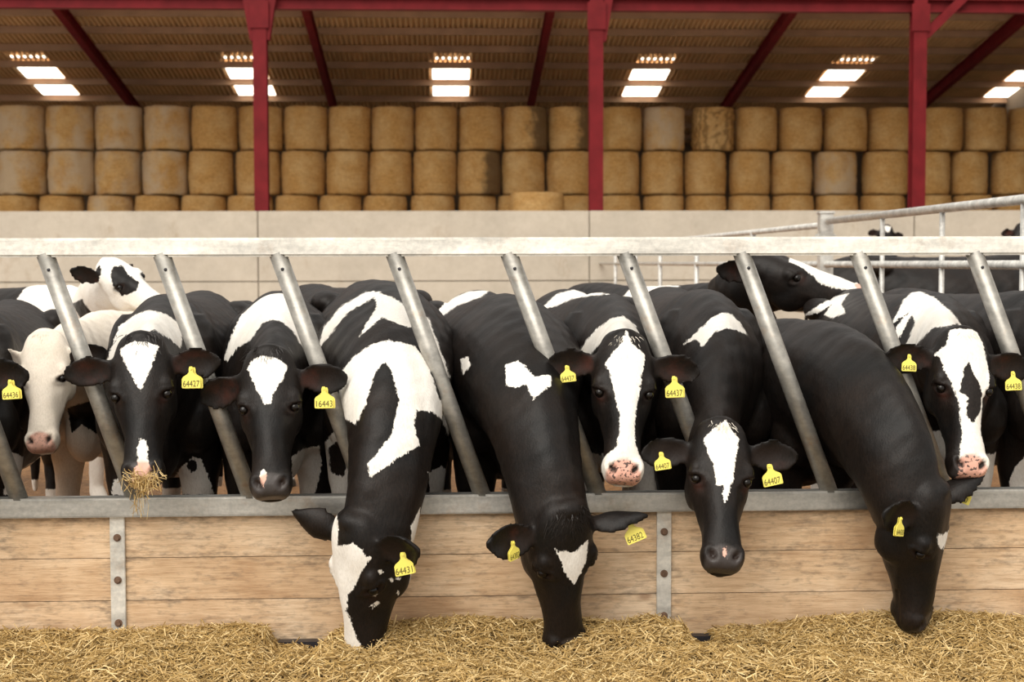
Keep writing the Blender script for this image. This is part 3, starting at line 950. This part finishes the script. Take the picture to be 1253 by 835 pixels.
# C: white and black face in profile
cow('cow', 'white-faced cow with a black eye patch raising its head behind the others', (132, 318, 2.55), (200, 368, 2.40), (.28, -.62, .75), (100, 3.3), -58, hs=.86, base='white', voxel=.010,
    ears=(dict(e=(-.92, -.2, .3), m=(-.2, -.9, -.3), t=.06), dict(e=(.2, .9, -.3), len=.6)), ear_cols=('b', 'b'), t1=(.5, .5),
    marks=[('b', 'front', [(138, 326), (150, 325), (157, 336), (171, 346), (166, 357), (149, 363), (138, 350), (135, 336)], 2.4, .3, 'head'),
           ('b', 'front', [(88, 372), (100, 366), (118, 392), (104, 400)], 2.9, .7), ('b', 'ball', (1.25, .0, .9), (1.0, .7, .8))], group='cows behind the front row')
# D
cow('cow', 'black cow chewing a wisp of straw, white triangle on its forehead', (170, 416, -.09), (172, 594, -.30), (.02, -1, .35), (194, .55), -3, hs=.935,
    ears=(dict(down=.02, out=1, fwd=-.1), dict(down=.06, fwd=.08)), tags=(None, dict(n='64427', s=.42, v=.012, roll=1)), tufts=('black', 200, .028),
    marks=[('w', 'head', [(-.068, .030), (-.03, .012), (.0, .008), (.035, .012), (.066, .026), (.052, .085), (.02, .165), (.005, .20), (-.018, .155), (-.05, .085)]),
           ('w', 'head', [(.0, .365), (.018, .375), (.026, .41), (.022, .44), (.036, .475), (.030, .53), (-.030, .53), (-.036, .49), (-.012, .46), (-.010, .40)], -.10),
           ('w', 'front', [(127, 447), (145, 398), (165, 384), (183, 379), (203, 384), (216, 392), (225, 404), (221, 427), (206, 414), (188, 404), (165, 413), (150, 432), (132, 450)], .32, .6),
           ('w', 'front', [(204, 596), (220, 574), (236, 559), (246, 562), (258, 590), (262, 606), (194, 606)], .45), ('b', 'front', [(230, 563), (239, 563), (242, 574), (235, 579), (229, 572)], .45),
           ('w', 'front', [(136, 606), (139, 588), (152, 578), (156, 606)], .45), ('w', 'below', .34)])
# F
cow('cow', 'black cow looking at the camera with a broad white shoulder band and white forehead triangle', (327, 432, -.09), (330, 594, -.30), (.02, -1, .35), (342, .55), -6, hs=.935,
    ears=(dict(down=.22, fwd=-.5), dict(down=.06, out=1, fwd=-.05)), tags=(None, dict(n='16443', s=.52, v=.03, roll=1)), tufts=('black', 200, .028),
    marks=[('w', 'head', [(-.070, .055), (-.055, .030), (-.02, .012), (.035, .025), (.070, .050), (.056, .105), (.022, .155), (.010, .20), (-.012, .20), (-.028, .165), (-.052, .110)]),
           ('w', 'head', [(-.034, .44), (-.018, .43), (-.010, .46), (-.022, .50), (-.034, .475)], -.10),
           ('w', 'front', [(272, 441), (281, 412), (296, 381), (312, 366), (330, 357), (344, 353), (358, 364), (375, 378), (388, 412), (371, 426), (357, 404), (344, 394), (332, 391), (320, 397), (306, 417), (290, 426), (277, 444)], .40, .6),
           ('w', 'front', [(357, 560), (370, 550), (391, 545), (394, 570), (385, 607), (358, 607)], .42), ('w', 'below', .30)])
# G
cow('cow', 'mostly black and white patched cow eating with its face turned left', (421, 646, -.36), (428, 826, -.25), (-.70, -.70, .12), (474, .42), -5, hs=1.0, bs=1.04,
    ears=(dict(e=(-.86, .1, .42), m=(-.3, .9, .3), tip=1), dict(e=(.72, -.55, .10), m=(-.2, -.8, -.35), len=.85, wid=1.15, t=.07)), tags=(None, dict(n='64431', s=.62, v=0, roll=8, face=(.25, -.95, .05))), t1=(.35, .85), nh=(.40, .40), neckw=1.42,
    marks=[('w', 'front', [(422, 668), (432, 664), (446, 676), (449, 690), (440, 705), (432, 722), (425, 730), (424, 748), (432, 765), (436, 782), (445, 800), (448, 815), (380, 815), (380, 668)], -.38, .35, 'head'),
           ('w', 'side', [(-.25, -.02), (-.185, .02), (-.19, .18), (-.17, .30), (-.11, .45), (-.13, .54), (-.30, .54)], 1),
           ('w', 'head', [(-.11, -.02), (-.02, -.02), (-.02, .5), (-.11, .5)], -.25), ('w', 'front', [(454.8, 727), (458, 723.8), (461.2, 727), (458, 730.2)], -.45, .3, 'head'), ('w', 'front', [(458, 739), (462, 735), (466, 739), (462, 743)], -.45, .3, 'head'), ('w', 'front', [(453, 743), (456, 740), (459, 743), (456, 746)], -.45, .3, 'head'), ('w', 'front', [(476, 710), (479, 707), (482, 710), (479, 713)], -.45, .3, 'head'), ('w', 'front', [(484, 708), (487, 705), (490, 708), (487, 711)], -.45, .3, 'head'), ('w', 'front', [(484, 726), (487, 723), (490, 726), (487, 729)], -.45, .3, 'head'), ('w', 'front', [(462.8, 700), (466, 696.8), (469.2, 700), (466, 703.2)], -.45, .3, 'head'), ('w', 'front', [(446, 684), (450, 680), (454, 684), (450, 688)], -.45, .3, 'head'), 
           ('w', 'front', [(420, 455), (434, 438), (456, 424), (476, 419), (508, 426), (521, 446), (534, 484), (549, 512), (555, 545), (542, 515), (525, 503), (508, 502), (505, 518), (511, 541), (485, 556), (456, 577), (453, 561), (479, 530), (488, 490), (479, 455), (471, 445), (459, 461), (450, 495), (439, 518), (425, 512), (414, 494)], .16, .6),
           ('w', 'front', [(462, 360), (455, 366), (425, 383), (396, 420), (391, 428), (398, 400), (418, 376), (445, 360)], .9, 1.2),
           ('w', 'front', [(458, 358), (480, 366), (497, 378), (503, 400), (485, 395), (468, 388), (443, 409), (455, 388), (462, 376)], .75, .9),
           ('w', 'front', [(498, 365), (525, 392), (549, 458), (543, 462), (518, 402)], .6, .9),
           ('w', 'front', [(395, 545), (416, 520), (418, 545), (432, 580), (436, 607), (398, 607)], .42), ('b', 'front', [(402, 548), (414, 540), (424, 570), (420, 584), (404, 578)], .42),
           ('w', 'front', [(524, 580), (540, 570), (556, 585), (556, 607), (526, 607)], .40),
           ('w', 'front', [(524, 578), (533, 582), (537, 590), (528, 588)], .05), ('w', 'below', .35)])
# H
cow('cow', 'black cow with head down in the straw and a white diamond between its eyes', (699, 632, -.36), (700, 818, -.22), (.36, -.92, .12), (628, .42), -4, hs=.98,
    ears=(dict(e=(-.88, -.45, -.08), m=(.3, -.9, -.1), wid=1.05), dict(e=(.97, -.1, .14), m=(.1, .45, -.85), tip=1, len=1.1)), tags=(dict(n='64382', s=.52, v=0, roll=12, face=(.75, -.65, 0), size=.85), dict(n='64382', s=.66, v=.0, roll=22, face=(.0, -1, .1))),
    t1=(.35, .85), tufts=('black', 320, .040), neckw=1.5,
    marks=[('w', 'head', [(-.062, .100), (-.045, .112), (.010, .128), (.050, .098), (.062, .10), (.058, .165), (.030, .215), (.006, .245), (-.022, .205), (-.042, .15)]),
           ('w', 'front', [(620, 447), (635, 443), (644, 450), (652, 461), (672, 460), (672, 472), (662, 478), (652, 488), (644, 470), (634, 474), (621, 472)], .22, .6),
           ('w', 'front', [(564, 440), (572, 437), (576, 446), (566, 459)], .45, .6),
           ('w', 'front', [(528, 395), (545, 368), (575, 356), (600, 355), (588, 364), (560, 374), (540, 388), (530, 402)], 1.6, 1.0), ('w', 'below', .35)])
# I
cow('cow', 'cow with a wide white blaze and pink speckled muzzle, white arch on its neck', (766, 414, -.09), (764, 590, -.29), (.0, -1, .35), (752, .58), -3, hs=.935,
    ears=(dict(down=.06, out=1, fwd=-.08), dict(down=.08, out=1, fwd=-.05)), tags=(dict(n='64437', s=.60, v=-.004, roll=6, size=.78), dict(n='64437', s=.48, v=.026, roll=2)),
    freckle=1.0, tufts=('white', 280, .026),
    marks=[('w', 'head', [(-.075, .100), (-.05, .060), (-.023, .035), (0, -.03), (.026, .030), (.068, .055), (.063, .118), (.052, .194), (.036, .30), (.039, .39), (.062, .43), (.09, .46), (.09, .56), (-.09, .56), (-.09, .46), (-.055, .425), (-.029, .406), (-.018, .346), (-.020, .285), (-.039, .224), (-.054, .145)], -.12),
           ('w', 'front', [(704, 437), (716, 418), (730, 402), (748, 390), (763, 387), (777, 398), (794, 434), (779, 424), (762, 411), (744, 412), (729, 426), (716, 444)], .30, .6),
           ('w', 'front', [(660, 380), (680, 360), (703, 354), (738, 361), (716, 363), (700, 366), (682, 374)], 1.6, 1.0),
           ('w', 'front', [(725, 565), (742, 552), (790, 560), (800, 600), (800, 610), (728, 610)], .40, .5), ('w', 'below', .68)])
# J
cow('cow', 'black cow resting its chin over the lower rail, white forehead stripe', (884, 520, -.22), (888, 699, -.50), (.02, -1, .45), (872, .50), 2, bs=1.01, hs=.94,
    ears=(dict(down=.16, out=1, fwd=-.05), dict(down=-.02, out=1, fwd=-.02)), tags=(dict(n='64407', s=.62, v=.004, roll=8, size=.82), dict(n='64407', s=.42, v=.03, roll=12, size=1.0)),
    tufts=('white', 320, .030), t1=(.55, .6),
    marks=[('w', 'head', [(-.068, .062), (-.04, .030), (-.02, .01), (.01, -.015), (.03, .020), (.058, .056), (.045, .121), (.034, .197), (.018, .257), (.003, .305), (-.007, .272), (-.003, .236), (-.026, .236), (-.032, .181), (-.052, .121)]),
           ('w', 'head', [(-.005, .455), (.006, .455), (.006, .495), (-.008, .49)], -.10),
           ('w', 'front', [(837, 421), (852, 407), (869, 391), (881, 383), (893, 384), (904, 393), (914, 410), (900, 404), (888, 402), (874, 407), (860, 424), (853, 415)], .42, .6), ('w', 'below', .3)])
# K
cow('cow', 'all-black cow stretching down to the straw with its head turned right', (1158, 606, -.36), (1138, 770, -.24), (.74, -.64, .12), (1004, .45), -12, hs=.95, bs=.92,
    ears=(dict(e=(-.80, -.48, .18), m=(.3, -.85, -.3), len=.85, wid=1.12, t=.07), dict(e=(.86, .12, .44), m=(.35, .6, -.7), len=1.15, tip=1)), tags=(dict(n='64430', s=.55, v=0, roll=-14, face=(.7, -.7, 0), size=.85), dict(n='64430', s=.62, v=.012, roll=-22, face=(-.4, -.9, .1), size=.9)),
    t1=(.35, .85), neckw=1.42, neckh=1.25, marks=[('w', 'front', [(1147, 653), (1153, 655), (1161, 649), (1162, 658), (1152, 674), (1147, 665)], -.4, .3, 'head'), ('w', 'below', .25)])
# L
cow('cow', 'cow with a white face and a black island down its nose', (1181, 410, -.08), (1192, 592, -.28), (.04, -1, .35), (1156, .58), 3, hs=.935,
    ears=(dict(down=.03, out=1, fwd=-.08), dict(down=.12, out=1, fwd=-.05)), tags=(dict(n='64438', s=.52, v=.016, roll=-2, size=.8), dict(n='64438', s=.55, v=.012, roll=2, size=.9)),
    freckle=1.0, tufts=('white', 300, .026),
    marks=[('w', 'head', [(-.105, .071), (-.07, .04), (-.05, -.02), (.05, -.02), (.07, .04), (.076, .067), (.086, .146), (.080, .177), (.061, .24), (.051, .319), (.043, .374), (.066, .41), (.09, .45), (.09, .56), (-.045, .56), (-.041, .437), (-.031, .366), (-.035, .28), (-.050, .225), (-.060, .185), (-.080, .146), (-.092, .083)], -.13),
           ('b', 'head', [(-.012, .118), (.006, .11), (.021, .154), (.040, .185), (.052, .225), (.047, .28), (.007, .336), (-.015, .303), (-.006, .24), (-.033, .225), (-.020, .162)]),
           ('w', 'front', [(1104, 366), (1119, 350), (1144, 364), (1167, 387), (1188, 422), (1169, 396), (1155, 400), (1141, 401), (1123, 419), (1112, 433), (1106, 429), (1120, 394), (1115, 386), (1092, 428), (1087, 428), (1097, 398), (1114, 380), (1090, 397)], .50, .7),
           ('w', 'front', [(980, 388), (1000, 374), (1022, 362), (1040, 358), (1030, 372), (1035, 383), (1018, 390), (1008, 386), (1018, 372), (1000, 384)], 1.5, 1.0),
           ('w', 'front', [(1098, 560), (1120, 532), (1150, 527), (1164, 560), (1172, 608), (1100, 608)], .42, .4), ('w', 'front', [(1186, 585), (1212, 575), (1216, 608), (1186, 608)], .42, .4), ('w', 'below', .66)])
# Q
cow('cow', 'black cow at the right edge behind the white-faced one, head out of frame', (1345, 432, .20), (1350, 595, .02), (.1, -1, .4), (1296, .66), -6,
    marks=[('w', 'front', [(1234, 590), (1242, 572), (1262, 548), (1275, 606), (1236, 606)], .5, .5), ('w', 'below', .3)])
# M
cow('cow', 'black cow lifting its head in profile, nose pointing right', (930, 309, 2.22), (1036, 343, 2.10), (.20, -.34, .92), (908, 3.3), -30, hs=1.08, voxel=.010,
    ears=(dict(e=(-.95, -.15, .10), m=(-.1, -.9, -.3), t=.03, len=1.1), dict(e=(-.2, .9, .3))), t1=(.35, .6),
    marks=[('w', 'head', [(-.03, .14), (.05, .13), (.05, .36), (.05, .47), (-.05, .5), (-.06, .3)]), ('w', 'head', [(-.07, .44), (.045, .44), (.06, .56), (-.07, .56)], -.09),
           ('w', 'front', [(755, 372), (772, 352), (800, 347), (832, 351), (800, 357), (778, 366), (768, 390)], 4.0, 1.2),
           ('w', 'front', [(893, 370), (905, 358), (915, 372), (905, 380)], 3.2, .8)], group='cows behind the front row')
# O
cow('cow', 'black cow standing sideways behind the patched grazing cow', (450, 440, 2.1), (455, 520, 1.95), (0, -1, .3), (478, 2.95), -22, voxel=.012, tufts=None,
    marks=[('w', 'front', [(540, 360), (556, 352), (566, 360), (556, 368)], 3.2, .6)], group='cows behind the front row')
# the far pen
cow('cow', 'distant black cow facing the camera beyond the pipe divider, white mark on its forehead', (1086, 277, 15.8), (1086, 326, 15.5), (0, -1, .3), (1092, 16.5), 4, hs=1.02, bs=1.12, voxel=.016,
    ears=(dict(down=.16, len=.9), dict(down=.16, len=.9)), marks=[('w', 'head', [(-.06, .0), (.05, .0), (.02, .10), (-.02, .10)])], group='distant cows beyond the divider')
cow('cow', 'distant black cow at the right edge beyond the pipe divider, ear and poll showing', (1252, 275, 13.6), (1252, 330, 13.3), (-.2, -1, .3), (1256, 14.4), 0, hs=1.02, bs=1.12, voxel=.016,
    ears=(dict(down=.2, len=.9), dict(down=.2, len=.9)), group='distant cows beyond the divider')
cow('cow', 'black cow standing sideways beyond the pipe divider with only its back showing', (1420, 420, 6.7), (1450, 480, 6.6), (.7, -.4, .5), (1300, 7.2), -86, bs=1.15, voxel=.014, group='distant cows beyond the divider')

# ------------------------------------------------------------------ straw held in a mouth
def strands(mb, tones, c, d, L, w, tone, bend=0.0, up=(0, 0, 1)):
    c, d = Vector(c), Vector(d).normalized()
    s = d.cross(Vector(up))
    if s.length < 1e-3: s = Vector((1, 0, 0))
    s.normalize(); u = s.cross(d)
    pts = [c - d * (L / 2), c + u * bend, c + d * (L / 2)]
    vs = []
    for p in pts:
        vs += [p + s * w, p - s * w * .5 + u * w * .8, p - s * w * .5 - u * w * .8]
    fs = []
    for i in range(2):
        for k in range(3): fs.append((i * 3 + k, i * 3 + (k + 1) % 3, i * 3 + 3 + (k + 1) % 3, i * 3 + 3 + k))
    fs += [(0, 2, 1), (6, 7, 8)]
    mb.add(vs, fs); tones += [tone] * 9
def finish(mb, tones, name, loc=None):
    o = mb.obj(name, M['strand'], loc=loc)
    a = o.data.attributes.new('tone', 'FLOAT', 'POINT'); a.data.foreach_set('value', tones)
    return o
g = np.random.default_rng(3)
mb, tn = MB(), []
m0 = at(175, 585, -.29)
for i in range(150):
    a = g.normal(0, .026); l = g.uniform(.02, .07)
    d = Vector((g.normal(0, .8), g.normal(-.3, .4), -abs(g.normal(.5, .5)))).normalized()
    strands(mb, tn, m0 + Vector((a, g.normal(-.005, .012), g.normal(-.010, .014) - (.03 - abs(a)) * g.uniform(0, .6))), d, l, g.uniform(.0008, .0016), g.uniform(.1, .9), g.normal(0, .006))
for i in range(14):
    strands(mb, tn, m0 + Vector((g.normal(-.01, .012), g.normal(-.005, .006), -.05 - g.uniform(0, .05))), (g.normal(0, .3), g.normal(0, .2), -1), g.uniform(.04, .1), .0009, g.uniform(.2, .9), g.normal(0, .01))
tag(finish(mb, tn, 'straw_wisp', loc=m0), 'wisp of straw hanging from the chewing cow’s mouth'.replace('’', "'"), 'straw', kind='stuff')

# ------------------------------------------------------------------ feed along the passage
prof_px = [(-60, 776), (60, 774), (130, 776), (210, 772), (290, 770), (330, 777), (345, 805), (392, 805), (408, 782), (430, 772), (500, 764), (560, 760), (640, 762), (690, 765), (760, 768), (800, 764), (830, 774), (838, 795), (864, 795), (872, 773), (900, 768), (960, 766), (1030, 758), (1090, 752), (1150, 754), (1253, 756), (1330, 758)]
PX = np.array([at(p, 770, -.04).x for p, _ in prof_px]); PZ = np.array([at(p, q, -.04).z for p, q in prof_px])
ga = np.random.default_rng(11)
ks = [(ga.uniform(5, 60), ga.uniform(0, 6.28), ga.uniform(0, 6.28)) for _ in range(26)]
def feed_h(x, y):
    e = np.interp(x, PX, PZ)
    v = np.clip((-.03 - y) / .42, 0, 1)
    far = e * (1 - v) + (.135 + .02 * np.sin(1.7 * x + 1)) * v
    far = far + .016 * np.sin(np.pi * np.clip((-.03 - y) / .30, 0, 1)) * (1 - .6 * np.exp(-((x + .74) / .16) ** 2))
    w = sum(np.sin(k * (x * math.cos(a) + y * math.sin(a)) + p) / k for k, a, p in ks) * .07
    return far + w * np.clip((-.02 - y) / .1, .25, 1) - np.clip((-y - .95) / .8, 0, 1) * .13
gx, gy = np.arange(-2.9, 3.3, .014), np.arange(-1.75, .0, .014)
X, Y = np.meshgrid(gx, gy); Z = feed_h(X, Y) - .006 + ga.normal(0, .0035, X.shape)
Z = np.maximum(Z, .021)
vs = np.stack((X.ravel(), Y.ravel(), Z.ravel()), 1); nx = len(gx)
fs = [(j * nx + i, j * nx + i + 1, (j + 1) * nx + i + 1, (j + 1) * nx + i) for j in range(len(gy) - 1) for i in range(nx - 1)]
heap_v, heap_f = [tuple(p) for p in vs], fs
NS = 60000
sx_, sy_ = ga.uniform(-2.3, 2.6, NS), -.022 - .85 * ga.uniform(0, 1, NS) ** 1.15
sz_ = feed_h(sx_, sy_)
hx = (feed_h(sx_ + .01, sy_) - sz_) / .01; hy = (feed_h(sx_, sy_ + .01) - sz_) / .01
mb, tn = MB(), []
ang = ga.uniform(0, 2 * math.pi, NS); tilt = ga.normal(0, .28, NS); ln = ga.gamma(3.2, .0115, NS) + .010; wd = ga.uniform(.0008, .0024, NS)
to = np.clip(ga.beta(2.0, 2.2, NS), 0, 1); lift = ga.uniform(-.006, .012, NS)
for i in range(NS):
    d = (math.cos(ang[i]), math.sin(ang[i]), hx[i] * math.cos(ang[i]) + hy[i] * math.sin(ang[i]) + math.tan(max(-1, min(1, tilt[i]))))
    l = min(.11, ln[i])
    y = sy_[i]
    if y + abs(d[1]) * l / 2 > -.022: y = -.022 - abs(d[1]) * l / 2
    strands(mb, tn, (sx_[i], y, sz_[i] + lift[i]), d, l, wd[i], to[i], ga.normal(0, .002))
ns = len(mb.f)
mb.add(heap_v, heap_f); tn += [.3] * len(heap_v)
o = finish(mb, tn, 'straw_feed')
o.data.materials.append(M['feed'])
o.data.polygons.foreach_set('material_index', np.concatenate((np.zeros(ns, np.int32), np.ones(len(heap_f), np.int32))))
tag(o, 'bed of loose chopped straw feed spread along the foot of the boards', 'straw feed', kind='stuff')
